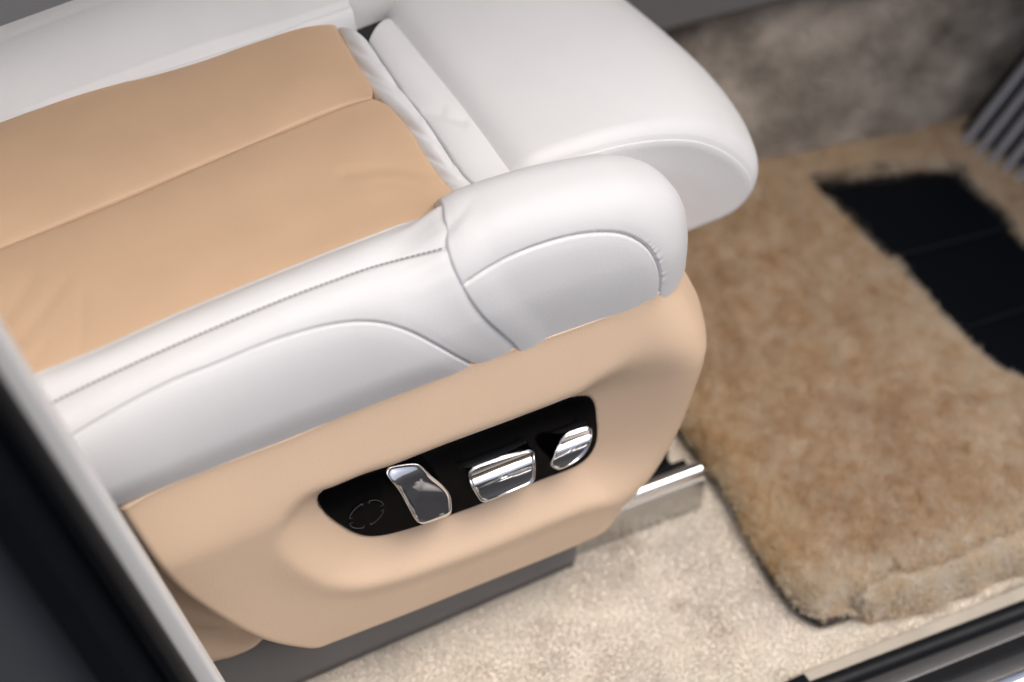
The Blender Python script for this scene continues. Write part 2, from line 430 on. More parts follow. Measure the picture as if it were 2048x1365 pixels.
# white gussets between the tan inserts and the thigh support
def patch(name, b, t, z0, z1, puffh, n=160, m=50, folds=(), skirt=.02):
    B = spline([onZ(*p, z0) for p in b], n); T = spline([onZ(*p, z1) for p in t], n)
    v = np.linspace(0, 1, m)[None, :, None]; P = B[:, None] * (1 - v) + T[:, None] * v
    P[..., 2] += puffh * np.sin(np.linspace(0, 1, m) * math.pi)[None] ** .7
    q = proj(P.reshape(-1, 3))
    for pts, wd, am in folds:
        dd, _, _ = dist_poly(q, pts); P[..., 2] -= (am * np.exp(-(dd / wd) ** 2)).reshape(n, m)
    Pp = np.pad(P, ((1, 1), (1, 1), (0, 0)), mode='edge')
    Pp[0, :, 2] -= skirt; Pp[-1, :, 2] -= skirt; Pp[:, 0, 2] -= skirt; Pp[:, -1, 2] -= skirt
    grid_obj(name, Pp, M['white'], seat); return P
ln = [(735, 84), (765, 128), (800, 178), (840, 228), (880, 285), (910, 330), (940, 365), (985, 395)]
patch("front_gusset", [(676, 58), (700, 105), (735, 165), (765, 205), (805, 245), (845, 312), (905, 395), (930, 430)], ln, .327, .330, .005,
      folds=(([(690, 110), (745, 150), (800, 175)], 7, .0012), ([(740, 160), (790, 185), (840, 230)], 8, .0010), ([(815, 250), (870, 280), (905, 325)], 8, .0014),
             ([(850, 310), (890, 330), (930, 352)], 6, .0010), ([(880, 350), (920, 360), (960, 372)], 7, .0010), ([(700, 90), (725, 105), (760, 125)], 7, .001)))
crease = [(790, 44), (809, 64), (850, 112), (897, 167), (935, 213), (970, 258), (1005, 308), (1034, 352), (1060, 395)]
RG = patch("rolled_gusset", [(p[0] + 3, p[1] - 1) for p in ln], crease, .329, .312, .009,
      folds=(([(815, 190), (850, 200), (880, 215)], 14, .0016), ([(850, 225), (890, 230), (925, 240)], 12, .0014)))
pip = spline(RG[::8, 45] + np.array([0, 0, .0004]), 60)
tube("piping", pip, .0016, M['white'], seat)

# thigh support: rounded pad, swept across the seat
prof = [(.100, .215), (.086, .27), (.083, .305), (.0865, .322), (.105, .331), (.15, .329), (.19, .320), (.225, .304), (.252, .281), (.270, .257), (.2768, .240), (.2755, .225), (.266, .2125), (.248, .2065), (.20, .207), (.14, .210)]
np_ = 220
pr = spline(prof, np_, closed=True)
tg = np.roll(pr, -1, 0) - np.roll(pr, 1, 0); tg /= np.linalg.norm(tg, axis=1, keepdims=True)
nin = np.stack([tg[:, 1], -tg[:, 0]], -1)
cen = pr.mean(0); nin *= np.sign(np.sum(nin * (cen - pr), 1).sum())
r = .013; Y0, Y1 = .077, .268
rings, kind = [], []
LBX = spline([(.06, -.002), (.08, 0), (.10, .009), (.13, .0165), (.17, .019), (.22, .014), (.27, .006)], 200)
def ring(y, e):
    q = pr + nin * np.broadcast_to(np.asarray(e, float), (len(pr),))[:, None]; q[:, 0] += np.interp(y, LBX[:, 0], LBX[:, 1]) * sstep(q[:, 0], .10, .25); return np.stack([q[:, 0], np.full(np_, y), q[:, 1]], -1)
wz = sstep(pr[:, 1], .216, .245); body = []
for y in np.linspace(Y1, Y0 + r, 70): body.append(ring(y, .0))
for a in np.linspace(0, 62, 16)[1:]:
    a = math.radians(a); body.append(ring(Y0 + r - r * math.sin(a), r * (1 - math.cos(a)) + (.0012 * wz if a > 1.0 else 0)))
body.append(ring(body[-1][0, 1] + .0006, body and r * (1 - math.cos(math.radians(62))) + .0008 + .0027 * wz))
B = np.array(body)
nb = len(B)
yy = np.linspace(0, 1, nb)
grid_obj("thigh_support", B, M['white'], seat, closed=True)
e0 = r * (1 - math.cos(math.radians(62)))
endr = [ring(B[-1, 0, 1] + .0012, e0 + .0008 + .0026 * wz)]
for a in (63, 67, 72, 78, 84, 90):
    endr.append(ring(Y0 + r - r * math.sin(math.radians(a)) - .0003, r * (1 - math.cos(math.radians(a))) + (.0008 * wz if a < 65 else 0)))
last = endr[-1]; c3 = np.array([.19, 0, .262])
for k in np.linspace(0, 1, 22)[1:]:
    q = last.copy(); q[:, 0] = last[:, 0] + (c3[0] - last[:, 0]) * k; q[:, 2] = last[:, 2] + (c3[2] - last[:, 2]) * k
    q[:, 1] = last[:, 1] - .0008 * sstep(k, 0, .5) * np.exp(-((q[:, 0] - .19) / .075) ** 2 - ((q[:, 2] - .265) / .05) ** 2); endr.append(q)
grid_obj("thigh_end_panel", np.array(endr), M['white'], seat, closed=True)
fr = [ring(Y1, 0)]
for k in np.linspace(0, 1, 8)[1:]:
    q = fr[0].copy(); q[:, 0] += (c3[0] - q[:, 0]) * k; q[:, 2] += (c3[2] - q[:, 2]) * k; q[:, 1] += .006 * (1 - (1 - k) ** 2); fr.append(q)
grid_obj("thigh_end_panel", np.array(fr), M['white'], seat, closed=True)

# tan side panel with the scooped recess
Z5 = lambda zx_, zy_: (560 + zx_ / 2.9257, 760 + zy_ / 2.9257)
xz = lambda px, py, y=0.: onY(px, py, y)[[0, 2]]
PT = [Z5(*p) for p in [(220, 695), (235, 668), (262, 640), (320, 612), (400, 580), (600, 510), (900, 392), (1200, 280), (1500, 167), (1640, 122), (1720, 102), (1790, 98), (1825, 115), (1841, 155), (1848, 220), (1853, 300), (1848, 355), (1828, 405), (1785, 458), (1700, 512), (1500, 588), (1250, 690), (1000, 782), (800, 850), (660, 890), (570, 906), (500, 906), (440, 890), (390, 866), (300, 806), (240, 745)]]
plate2 = spline([xz(*p) for p in PT], 160, closed=True)
NB, MB = 300, 170
ptop = spline([xz(*p) for p in [(236, 1020), (300, 985), (400, 943), (500, 905), (600, 866), (700, 822), (800, 779), (940, 725), (1030, 695), (1170, 645), (1310, 590)]] + [np.array([.160, .2625]), np.array([.176, .2625])], NB)
pbot = spline([xz(620, 1280), xz(800, 1213), xz(1000, 1135), xz(1100, 1096), xz(1150, 1075), xz(1212, 1034, .004), xz(1266, 988, .007)], NB)
plef = spline([pbot[0], xz(540, 1262), xz(480, 1240), xz(410, 1200), xz(340, 1150), xz(290, 1095), ptop[0]], MB)
prig = spline([pbot[-1], xz(1299, 953, .007), xz(1327, 905, .009), xz(1354, 850, .012), xz(1376, 790, .016), xz(1397, 700, .021), xz(1407, 640, .025), xz(1403, 600, .026), ptop[-1]], MB)
D = coons(pbot, ptop, plef, prig)               # n x m x 2  (x,z)
Q = D.reshape(-1, 2)
def hbase(x, z):
    zz = np.array([.03, .045, .07, .10, .16, .195, .206, .213, .224, .240, .254, .262]); hh = np.array([.007, .011, .0145, .0162, .0168, .0168, .0165, .0152, .0122, .0072, .0027, .0002])
    c = spline(np.stack([zz, hh], -1), 300); return np.interp(z, c[:, 0], c[:, 1])
dist, near, _ = dist_poly(Q, plate2, closed=True); ins = inside(Q, plate2); dv = Q - near
ang = dv / (dist[:, None] + 1e-9)
rp = np.sqrt((np.where(ang[:, 0] > 0, .072, .036) * ang[:, 0]) ** 2 + (np.where(ang[:, 1] > 0, .017, .027) * ang[:, 1]) ** 2)
tq = np.where(ins, 0, dist / rp); scoop = sstep(np.clip(tq, 0, 1)) * .25 + .75 * np.clip(tq, 0, 1) ** 1.15
h = hbase(Q[:, 0], Q[:, 1]) * scoop + (-.0015 * ins)
# lip a little prouder than the face
h += .0016 * np.exp(-((tq - 1.05) / .28) ** 2) * sstep(-ang[:, 1], 0, .9)
H2 = h.reshape(NB, MB); I2 = ins.reshape(NB, MB); wgt = sstep(dist.reshape(NB, MB), .001, .012) * ~I2
for _ in range(16):
    Hp = np.pad(H2, 1, mode='edge'); av = (Hp[:-2, 1:-1] + Hp[2:, 1:-1] + Hp[1:-1, :-2] + Hp[1:-1, 2:]) / 4
    H2 = H2 + (av - H2) * wgt * .8
h = H2.ravel()
# rolled edges
def roll(d, rr, depth): 
    k = np.clip(1 - d / rr, 0, 1); return depth * (1 - np.sqrt(1 - k ** 2 + 1e-9))
dF, _, _ = dist_poly(Q, np.vstack([prig, [ptop[-1] + np.array([0, .05])]]))
dB, _, _ = dist_poly(Q, np.vstack([pbot[0] - (.3, 0), pbot])); dL, _, _ = dist_poly(Q, plef)
dT = .2635 - Q[:, 1]
Yv = -h + roll(dF, .040, .048) + roll(dB, .008, .008) + roll(dL, .006, .006) + roll(dT, .0015, .0015)
Y2 = Yv.reshape(NB, MB); wf = sstep(D[..., 0], .105, .14)
for _ in range(120):
    Yp = np.pad(Y2, 1, mode='edge'); av = (Yp[:-2, 1:-1] + Yp[2:, 1:-1] + Yp[1:-1, :-2] + Yp[1:-1, 2:]) / 4
    av[:, 0], av[:, -1], av[-1], av[0] = Y2[:, 0], Y2[:, -1], Y2[-1], Y2[0]; Y2 = Y2 + (av - Y2) * wf * .8
Yv = Y2.ravel()
PG = np.stack([Q[:, 0], Yv, Q[:, 1]], -1).reshape(NB, MB, 3)
PP = np.pad(PG, ((1, 1), (1, 1), (0, 0)), mode='edge')
PP[0, :, 1] += .03; PP[-1, :, 1] += .10; PP[:, 0, 1] += .03; PP[:, -1, 1] += .03
pan = grid_obj("side_panel", PP, M['panel'], seat)

# switch plate and the controls on it
def plate_mesh(name, poly, y, th, m, parent, bev=.0006):
    P = np.asarray(poly); c = P.mean(0); k = len(P)
    t2 = np.roll(P, -1, 0) - np.roll(P, 1, 0); t2 /= np.linalg.norm(t2, axis=1, keepdims=True); n2 = np.stack([t2[:, 1], -t2[:, 0]], -1)
    n2 *= np.sign(np.sum(n2 * (P - c), 1).sum())
    R = [np.stack([q[:, 0], np.full(k, yy_), q[:, 1]], -1) for q, yy_ in ((P, y + th), (P, y + bev), (P - n2 * bev, y))]
    V = np.vstack(R); f = [list(q) for q in grid_faces(3, k, closed=True)] + [list(range(2 * k, 3 * k))]
    me = mesh_np(name, V, f); o = link(name, me, m, parent); me.set_sharp_from_angle(angle=math.radians(60)); return o
sw = plate_mesh("switch_plate", plate2, -.0016, .004, M['gloss'], seat)

def knob(name, pts, yf, rollback, label, tilt=.004, conc=.0012, tmid=.45, dish=.0016, m='chrome', pw=1.6, sideways=0):
    P = np.array([Z5(*p) for p in pts]); P = spline(P, 96, closed=True)
    c = P.mean(0); top_, bot_ = P[:, 1].min(), P[:, 1].max()
    # the top edge of the knob runs with the panel, so measure height across that slant
    def tt(p): return (p[:, 1] + .385 * (p[:, 0] - c[0]))
    lo, hi = tt(P).min(), tt(P).max()
    def yfun(p):
        t = (tt(p) - lo) / (hi - lo); return yf + tilt * (1 - t) + rollback * np.clip(1 - t / tmid, 0, 1) ** pw + conc * np.sin(np.clip((t - tmid) / (1 - tmid), 0, 1) * math.pi) + .003 * np.clip((t - .93) / .07, 0, 1) ** 2
    R = []
    for sc_, off in ((.93, None), (.97, .6), (1.0, .0016), (1.0, .0006), (.985, .0001), (.955, 0), (.93, .0004), (.91, .0008), (.87, .0008 + dish * .23), (.8, .0008 + dish * .36), (.7, .0008 + dish * .51), (.6, .0008 + dish * .64), (.5, .0008 + dish * .75), (.35, .0008 + dish * .88), (.2, .0008 + dish * .96), (.1, .0008 + dish * .99), (.01, .0008 + dish)):
        p = c + (P - c) * sc_
        if off is None:
            y = np.full(len(P), -.0017); p = p - np.array([0, 4.])
        elif off == .6: y = yfun(p) * .5 - .001
        else: y = yfun(p) + off
        R.append([onY(a, b, q) for (a, b), q in zip(p, y)])
    R = np.array(R); o = grid_obj(name, R, M[m], sw, closed=True)
    o["label"] = label; return o
knob("recline_switch", [(620, 545), (628, 520), (650, 505), (780, 488), (832, 508), (885, 560), (940, 605), (982, 652), (1000, 695), (1003, 770), (985, 795), (935, 815), (850, 843), (815, 838), (790, 815), (755, 755), (700, 655), (645, 585)], -.018, .0075, "slanting chrome lever, the tallest of the three switches", tmid=.30, dish=.0009, conc=.0006)
knob("cushion_switch", [(1096, 552), (1108, 528), (1160, 500), (1300, 452), (1450, 410), (1480, 408), (1489, 425), (1495, 500), (1491, 575), (1478, 600), (1440, 622), (1320, 672), (1215, 714), (1180, 712), (1160, 690), (1118, 620)], -.018, .0085, "wide chrome bar switch in the middle of the plate", tmid=.50, dish=.0001, pw=1.5, conc=.0008, tilt=.008)
knob("height_switch", [(1582, 490), (1596, 455), (1625, 385), (1650, 340), (1700, 310), (1800, 276), (1820, 282), (1826, 310), (1818, 365), (1785, 430), (1725, 485), (1650, 522), (1620, 524), (1592, 508)], -.016, .0065, "small chrome wedge switch nearest the front of the plate", tmid=.50, dish=.0001, pw=1.5, conc=.0006, tilt=.007)
# blank round cap with its ring and four notches
cc = xz(*Z5(497, 772)); 
th_ = np.linspace(0, 2 * math.pi, 64, endpoint=False)
disc = [cc + .0118 * np.array([math.cos(a), math.sin(a)]) for a in th_]
bc = plate_mesh("blank_cap", disc, -.0024, .002, M['gloss'], sw, .0004)
M['ring'] = mat("satin_black_ring", (.075, .075, .08), .3, spec=.6)
for k in range(4):
    a0 = math.radians(45 + 90 * k - 33); a1 = math.radians(45 + 90 * k + 33)
    arcp = [(cc[0] + .0126 * math.cos(a), -.0024, cc[1] + .0126 * math.sin(a)) for a in np.linspace(a0, a1, 12)]
    inn = lambda a: (cc[0] + .0104 * math.cos(a), -.0026, cc[1] + .0104 * math.sin(a))
    tube("cap_ring", [inn(a0)] + arcp + [inn(a1)], .0003, M['ring'], sw, 5)

# grey base shield, dark recess, tan hinge cover, hidden dark boxes added for shade
def xsec_sweep(name, secs, m, parent, smooth=True):
    """secs: list of (x, [(y,z),...])"""
    G_ = np.array([[(x, y, z) for y, z in s_] for x, s_ in secs], float); return grid_obj(name, G_, m, parent, flip=True)
xs = np.linspace(-.36, .100, 30)
def sh(x):
    zt = .046 + .012 * sstep(-.1 - x, 0, .15)
    return [(.06, zt + .03), (.034, zt + .026), (.0335, zt + .004), (.030, zt), (.020, zt - .006), (.0175, zt - .012), (.0160, zt - .03), (.0165, -.010), (.018, -.021), (.05, -.021)]
secs = [(x, sh(x)) for x in xs] + [(.104, [(y + .004, z) for y, z in sh(.1)]), (.106, [(.05, z) for y, z in sh(.1)])]
xsec_sweep("base_shield", secs, M['shield'], seat)
hb = spline([onY(*p, .012) for p in [(330, 1395), (425, 1345), (470, 1330), (510, 1310), (535, 1285), (552, 1268), (620, 1255)]], 90)
ht = spline([onY(*p, .012) for p in [(150, 1090), (230, 1060), (300, 1090), (380, 1130), (470, 1175), (540, 1200), (640, 1210)]], 90)
v = np.linspace(0, 1, 50)[None, :, None]; HG = hb[:, None] * (1 - v) + ht[:, None] * v
vv = np.linspace(0, 1, 50)
HG[..., 1] += (.008 * np.clip(1 - vv / .12, 0, 1) ** 2 - .006 * np.exp(-((vv - .55) / .16) ** 2) + .006 * np.exp(-((vv - .30) / .10) ** 2))[None]
HP = np.pad(HG, ((1, 1), (1, 1), (0, 0)), mode='edge'); HP[0, :, 1] += .02; HP[-1, :, 1] += .02; HP[:, 0, 1] += .02; HP[:, -1, 1] += .02
grid_obj("hinge_cover", HP, M['panel'], seat)
box("seat_light_block", (-.36, .045, .03), (.12, .30, .255), M['dark'], seat)  # hidden box added to block light beneath the seat
box("dark_gap_filler", (-.36, .03, .255), (.09, .30, .305), M['dark'], seat)  # near-black block whose colour gives the cushion gaps their deep shade
# backrest rising behind the frame edge
bz = np.linspace(.30, .95, 14); by = np.linspace(-.0, .33, 24)
BG = np.array([[(-.335 - .28 * (z - .30) + .05 * (abs(y - YC) / .165) ** 2.5 * (1 if z < .8 else 1), y, z) for y in by] for z in bz])
BP = np.pad(BG, ((1, 1), (1, 1), (0, 0)), mode='edge'); BP[0, :, 0] -= .1; BP[-1, :, 0] -= .1; BP[:, 0, 0] -= .1; BP[:, -1, 0] -= .1
grid_obj("backrest", BP, M['white'], seat)

# ------------------------------------------------------------------ seat rail
rail = empty("seat_rail", (.15, .03, -.02))
tag(rail, "polished steel seat rail with dark channel bolted to the pale carpet under the seat front", "seat rail")
e1 = onZ(1404, 1014, -.02); e0 = onZ(1120, 1122, -.02); dx = e1 - e0; dx /= np.linalg.norm(dx); nrm = np.array([-dx[1], dx[0], 0])
A0 = e1 - dx * .30
zt = onY(1389, 952, e1[1])[2]
loft_bar("side_plate", rsec(0, .003, -.001, .033, .0008), A0, e1, nrm, (0, 0, 1), M['steel'], rail, True)
loft_bar("top_rail", rsec(-.0008, .0105, .0325, .0455, .0045), A0, e1 - dx * .002, nrm, (0, 0, 1), M['chrome'], rail, True)
loft_bar("channel", [(.0126, .0), (.050, .0), (.050, .040), (.045, .040), (.045, .016), (.018, .016), (.018, .040), (.0126, .040)], A0, e1 - dx * .008, nrm, (0, 0, 1), M['seal'], rail)
for k in range(7):
    p = e1 - dx * (.018 + .010 * k) + nrm * .036
    loft_bar("lock_tooth", rsec(-.0028, .0028, 0, .042, .001, 2), p, p + dx * .0055, nrm, (0, 0, 1), M['dark'], rail)
bp = e1 - dx * .018 + nrm * .030
tube("latch_pin", [bp + np.array([0, 0, z]) for z in (.020, .034, .048, .056, .060, .0615)], [.0035, .0035, .0030, .0045, .0035, .001], M['chrome'], rail, 12)
bp = e1 - dx * .012 + nrm * .022
tube("rail_bolt", [bp + np.array([0, 0, z]) for z in (.010, .034, .036, .042, .045, .046)], [.003, .003, .0045, .0045, .003, .001], M['chrome'], rail, 12)

# ------------------------------------------------------------------ carpet pile on the floor
def strands(name, base, hgt, wid, col, lean, m, parent, seg=1):
    n = len(base); a = rng.random(n) * 2 * math.pi
    sx = np.stack([np.cos(a), np.sin(a), np.zeros(n)], -1) * wid[:, None] / 2
    tip = base + lean + np.stack([np.zeros(n), np.zeros(n), hgt], -1)
    midp = base + lean * .35 + np.stack([np.zeros(n), np.zeros(n), hgt * .6], -1)
    V = np.stack([base - sx, base + sx, midp - sx * .8, midp + sx * .8, tip], 1).reshape(-1, 3)
    k = np.arange(n)[:, None] * 5
    F3 = np.concatenate([k + [0, 1, 3], k + [0, 3, 2], k + [2, 3, 4]], 1).reshape(-1, 3)
    me = bpy.data.meshes.new(name); me.vertices.add(len(V)); me.vertices.foreach_set("co", V.ravel())
    me.loops.add(F3.size); me.loops.foreach_set("vertex_index", F3.ravel().astype(np.int32))
    me.polygons.add(len(F3)); me.polygons.foreach_set("loop_start", np.arange(0, F3.size, 3, dtype=np.int32))
    me.update(calc_edges=True); me.validate()
    at = me.attributes.new("Col", 'FLOAT_COLOR', 'POINT')
    c4 = np.concatenate([np.repeat(col, 5, 0), np.ones((n * 5, 1))], 1); at.data.foreach_set("color", c4.ravel().astype(np.float32))
    o = link(name, me, m, parent, smooth=False); o["kind"] = "stuff"; return o
gx = np.arange(-.26, .42, .0016); gy = np.arange(-.149, .085, .0019)
XX_, YY_ = np.meshgrid(gx, gy, indexing='ij'); bx = XX_.ravel(); by_ = YY_.ravel()
bx = bx + rng.normal(0, .0006, bx.size); by_ = by_ + rng.normal(0, .0004, by_.size) + .0012 * vnoise(bx, by_, 22, 2, 1)
bx = np.repeat(bx, 3) + rng.normal(0, .0006, bx.size * 3); by_ = np.repeat(by_, 3) + rng.normal(0, .0006, by_.size * 3)
hm = .0030 + .0006 * vnoise(bx, by_, 30, 4, 2) + rng.normal(0, .0006, bx.size)
cb = np.array([.945, .915, .86]); cn = vnoise(bx, by_, 16, 9, 3)[:, None]; c2 = rng.random((bx.size, 1))
colr = np.clip(cb * (1 + .10 * cn) * (.95 + .10 * c2), 0, .99)
dark = np.clip(-vnoise(bx, by_, 60, 21, 2) - .25, 0, 1)[:, None]; colr *= (1 - .25 * dark * np.array([.8, 1, 1.2]))
lean = np.stack([.0012 * vnoise(bx, by_, 40, 11, 1), .0012 * vnoise(bx, by_, 40, 12, 1) - .0006, 0 * bx], -1) + rng.normal(0, .00025, (bx.size, 3))
strands("carpet_pile", np.stack([bx, by_, np.full(bx.size, fz - .003)], -1), hm, np.full(bx.size, .0017), colr, lean, M['pile'], fl)

# ------------------------------------------------------------------ sheepskin mat with its black pad
matt = empty("floor_mat", (.4, .03, -.02))
tag(matt, "thick brown sheepskin floor mat with a black heel pad on the footwell floor", "floor mat")
zm = .0
EDGE_L = [(1250, 700), (1320, 800), (1380, 880), (1420, 935), (1460, 995), (1495, 1060), (1525, 1115), (1560, 1170), (1600, 1215), (1645, 1240)]
EDGE_B = [(1690, 1228), (1715, 1222), (1740, 1236), (1765, 1228), (1810, 1220), (1850, 1212), (1885, 1200), (1910, 1184), (1955, 1174), (2000, 1148), (2048, 1136), (2150, 1100), (2300, 1048)]
outl = [onZ(*p, -.012)[:2] for p in EDGE_L + EDGE_B]
outl = np.array(list(spline(outl[:10], 60)) + list(spline(outl[10:], 70)) + [np.array([.78, .00]), np.array([.75, .19]), np.array([.62, .275]), np.array([.52, .295]), np.array([.44, .312]), np.array([.30, .30]), np.array([.20, .29])])
PAD = [(1640, 370), (1700, 362), (1760, 355), (1830, 347), (1890, 344), (1920, 352), (1960, 385), (2000, 425), (2048, 475), (2110, 545), (2180, 640), (2110, 760), (2048, 745), (1990, 718), (1925, 660), (1860, 590), (1800, 515), (1720, 430)]
padp = np.array([onZ(*p, .004)[:2] for p in PAD])
RIDGE = [onZ(*p, 0)[:2] for p in [(1660, 1210), (1720, 1180), (1790, 1139), (1808, 1147), (1888, 1123), (1941, 1101), (2048, 1056), (2200, 1000)]]
LOBE = [onZ(*p, 0)[:2] for p in [(1705, 1190), (1722, 1200), (1712, 1230)]]
SPL = [onZ(*p, 0)[:2] for p in [(1695, 1195), (1725, 1190), (1760, 1185)]]
def mat_h(x, y):
    P = np.stack([x, y], -1); dO, _, _ = dist_poly(P, outl, closed=True); dR, _, _ = dist_poly(P, RIDGE); dLo, _, _ = dist_poly(P, LOBE); dP, _, _ = dist_poly(P, padp, closed=True)
    e = np.clip(dO / .016, 0, 1); z = -.018 + .018 * np.sqrt(1 - (1 - e) ** 2)
    z = z + .0016 * vnoise(x, y, 22, 31, 3)
    z = z - .009 * np.exp(-(dR / .0035) ** 2) + .005 * np.exp(-((dR - .012) / .009) ** 2) - .007 * np.exp(-(dLo / .0025) ** 2)
    z = z - .003 * np.exp(-(dP / .006) ** 2) - .014 * inside(P, padp)
    return z, dO, dR, dP
# backing
bo = np.array([q for q in outl]); ctr = np.array([.40, .05])
rings = []
for k in np.linspace(0, 1, 26):
    q = bo + (ctr - bo) * k; z, _, _, _ = mat_h(q[:, 0], q[:, 1]); rings.append(np.stack([q[:, 0], q[:, 1], np.maximum(z - .006, -.021)], -1))
rings = [np.stack([bo[:, 0], bo[:, 1], np.full(len(bo), -.0215)], -1)] + rings
grid_obj("backing", np.array(rings), M['woolbase'], matt, closed=True, flip=True)
bl = spline([np.array([*p, -.0165]) for p in outl[:62]], 90)
tube("edge_binding", bl, .0026, M['matedge'], matt, 8)
n = 400000
sx_ = rng.random(n * 5) * .64 + .16; sy_ = rng.random(n * 5) * .50 - .19
P_ = np.stack([sx_, sy_], -1); pq = proj(np.stack([sx_, sy_, 0 * sx_], -1))
ok = inside(P_, outl) & ~inside(P_, padp) & (pq[:, 0] > 1240) & (pq[:, 0] < 3200)
P_ = P_[ok]; dd_ = dist_poly(P_, outl, closed=True)[0]; P_ = np.concatenate([P_[:n], P_[n:][dd_[n:] < .022][:60000]]); x, y = P_[:, 0], P_[:, 1]
z, dO, dR, dP = mat_h(x, y)
f1, f2 = vnoise(x, y, 45, 41, 2), vnoise(x, y, 45, 42, 2); g1, g2 = vnoise(x, y, 150, 43, 2), vnoise(x, y, 150, 44, 2)
out_dir = np.zeros((len(x), 2)); _, nr, _ = dist_poly(P_, outl, closed=True); vv_ = nr - P_; vv_ /= (np.linalg.norm(vv_, axis=1, keepdims=True) + 1e-6); ed = np.clip(1 - dO / .012, 0, 1)[:, None]
lean = np.stack([.0018 * f1 + .0014 * g1, .0018 * f2 + .0014 * g2], -1) + vv_ * ed * .003
_, nrp, _ = dist_poly(P_, padp, closed=True); vp = nrp - P_; vp /= (np.linalg.norm(vp, axis=1, keepdims=True) + 1e-6); lean += vp * np.clip(1 - dP / .010, 0, 1)[:, None] * .003
lean = np.concatenate([lean, np.zeros((len(x), 1))], 1) + rng.normal(0, .0020, (len(x), 3)) * np.array([1, 1, .3])
hg = .0056 * (1 - .15 * ed[:, 0]) + .0012 * vnoise(x, y, 90, 50, 2) + rng.normal(0, .0006, len(x))
brown = np.array([.875, .76, .60]); cream = np.array([.965, .905, .80]); gold = np.array([.895, .765, .55]); red = np.array([.78, .645, .48])
cn1 = vnoise(x, y, 14, 61, 3); cn2 = vnoise(x, y, 9, 62, 2); cn3 = vnoise(x, y, 70, 63, 2)
edgeB = np.array(outl[60:130]); dEB, _, _ = dist_poly(P_, edgeB)
wc = np.clip(1.35 - dEB / .045, 0, 1) * np.clip(.92 + .3 * cn1, 0, 1); wc = np.maximum(wc, .55 * sstep(x, .36, .50) * (.6 + .4 * cn2)); 
dLf, _, _ = dist_poly(P_, outl[20:62]); wg = np.clip(1 - dLf / .05, 0, 1) * .8
wr_ = np.clip(.45 * cn1 + .35 * cn2, 0, .6)
c_ = brown * (1 - wr_[:, None]) + red * wr_[:, None]
c_ = c_ * (1 - wg[:, None]) + gold * wg[:, None]; c_ = c_ * (1 - wc[:, None]) + cream * wc[:, None]
c_ = np.clip(c_, .02, .98) ** (1 / ((1 + .25 * cn3[:, None]) * (1 + .45 * vnoise(x, y, 170, 64, 2)[:, None]) * (.75 + .5 * rng.random((len(x), 1)))))
strands("wool_pile", np.stack([x, y, z - .004], -1), hg, np.full(len(x), .0010), c_, lean, M['wool'], matt)
# heel pad: three stitched leather panels
padz = -.002
def pad_piece(px_poly, dz):
    P2 = [onZ(*p, padz + dz) for p in px_poly]; b2 = [p + np.array([0, 0, -.008]) for p in P2]; k = len(P2)
    c = np.mean(P2, 0); in2 = [p + (c - p) * .03 + np.array([0, 0, .0015]) for p in P2]
    me = mesh_np("pad_panel", b2 + P2 + in2, [list(q) for q in grid_faces(3, k, closed=True, flip=True)] + [list(range(2 * k, 3 * k))[::-1]])
    o = link("pad_panel", me, M['pad'], matt, smooth=False); return o
pad_piece([(1610, 350), (1760, 325), (1930, 325), (1990, 400), (2046, 450), (1836, 505), (1770, 520), (1690, 435)], 0)
pad_piece([(1838, 509), (2050, 454), (2090, 500), (2140, 590), (1925, 662), (1850, 655), (1775, 530)], -.002)
pad_piece([(1928, 664), (2143, 595), (2230, 690), (2150, 800), (2060, 780), (1990, 755), (1900, 690)], -.005)

# ------------------------------------------------------------------ centre console, ribbed footrest, dashboard
con = empty("centre_console", (.5, .3, -.02))
tag(con, "grey brown carpeted side of the centre console with smooth grey trim above it", "centre console")
bpts = np.array([(-.30, .345), (.10, .335), (.30, .318), (.43, .302), (.52, .284), (.60, .268), (.68, .262), (.95, .262)])
bsp = spline(bpts, 120); zs_ = np.linspace(-.022, .172, 50)
WG = np.array([[(p[0] + .0, p[1] + .012 * (z / .2) ** 1.0, z) for z in zs_] for p in bsp])
nzv = vnoise(WG[..., 0], WG[..., 2], 14, 71, 3); WG[..., 1] += .004 * nzv
WP = np.pad(WG, ((0, 0), (0, 1), (0, 0)), mode='edge'); WP[:, -1, 1] += .05
grid_obj("carpet_side", WP, M['wallcarpet'], con)
dr = np.array([[(p[0], p[1] + .008 - (.010 if 0 < k < 5 else 0) + .0, zz) for k, zz in enumerate((.168, .170, .176, .26, .40, .404))] for p in bsp])
drp = np.pad(dr, ((0, 0), (0, 1), (0, 0)), mode='edge'); drp[:, -1, 1] += .12
grid_obj("upper_trim", drp, M['greytrim'], con)
rib0 = [onZ(*p, .0) for p in [(1934, 283), (1963, 305), (1989, 324), (2015, 341), (2041, 356)]]
dirU = np.array([.615, .0, .788]); step = (rib0[-1] - rib0[0]) / 4; nx_ = np.cross(step / np.linalg.norm(step), dirU); nx_ *= -np.sign(nx_[0]); 
stp = step / np.linalg.norm(step)
foot = empty("ribbed_footrest", tuple(rib0[2])); tag(foot, "black footrest with raised grey ribs sloping up at the front of the footwell", "footrest")
loft_bar("base_plate", rsec(-.014, np.linalg.norm(step) * 12, -.020, -.006, .002), rib0[0] - dirU * .02, rib0[0] + dirU * .30, stp, nx_, M['pad'], foot, True)
rl = np.linalg.norm(step)
rme = None
for k in range(12):
    p = rib0[0] + stp * rl * k
    if rme is None:
        o = loft_bar("rib", rsec(-rl * .26, rl * .26, -.006, .0045, .0022), rib0[0] - dirU * .004, rib0[0] + dirU * .285, stp, nx_, M['rib'], foot, True); rme = o
    else:
        o = rme.copy(); COL.objects.link(o); o.parent = foot; o.location = tuple(np.array(rme.location) + stp * rl * k)
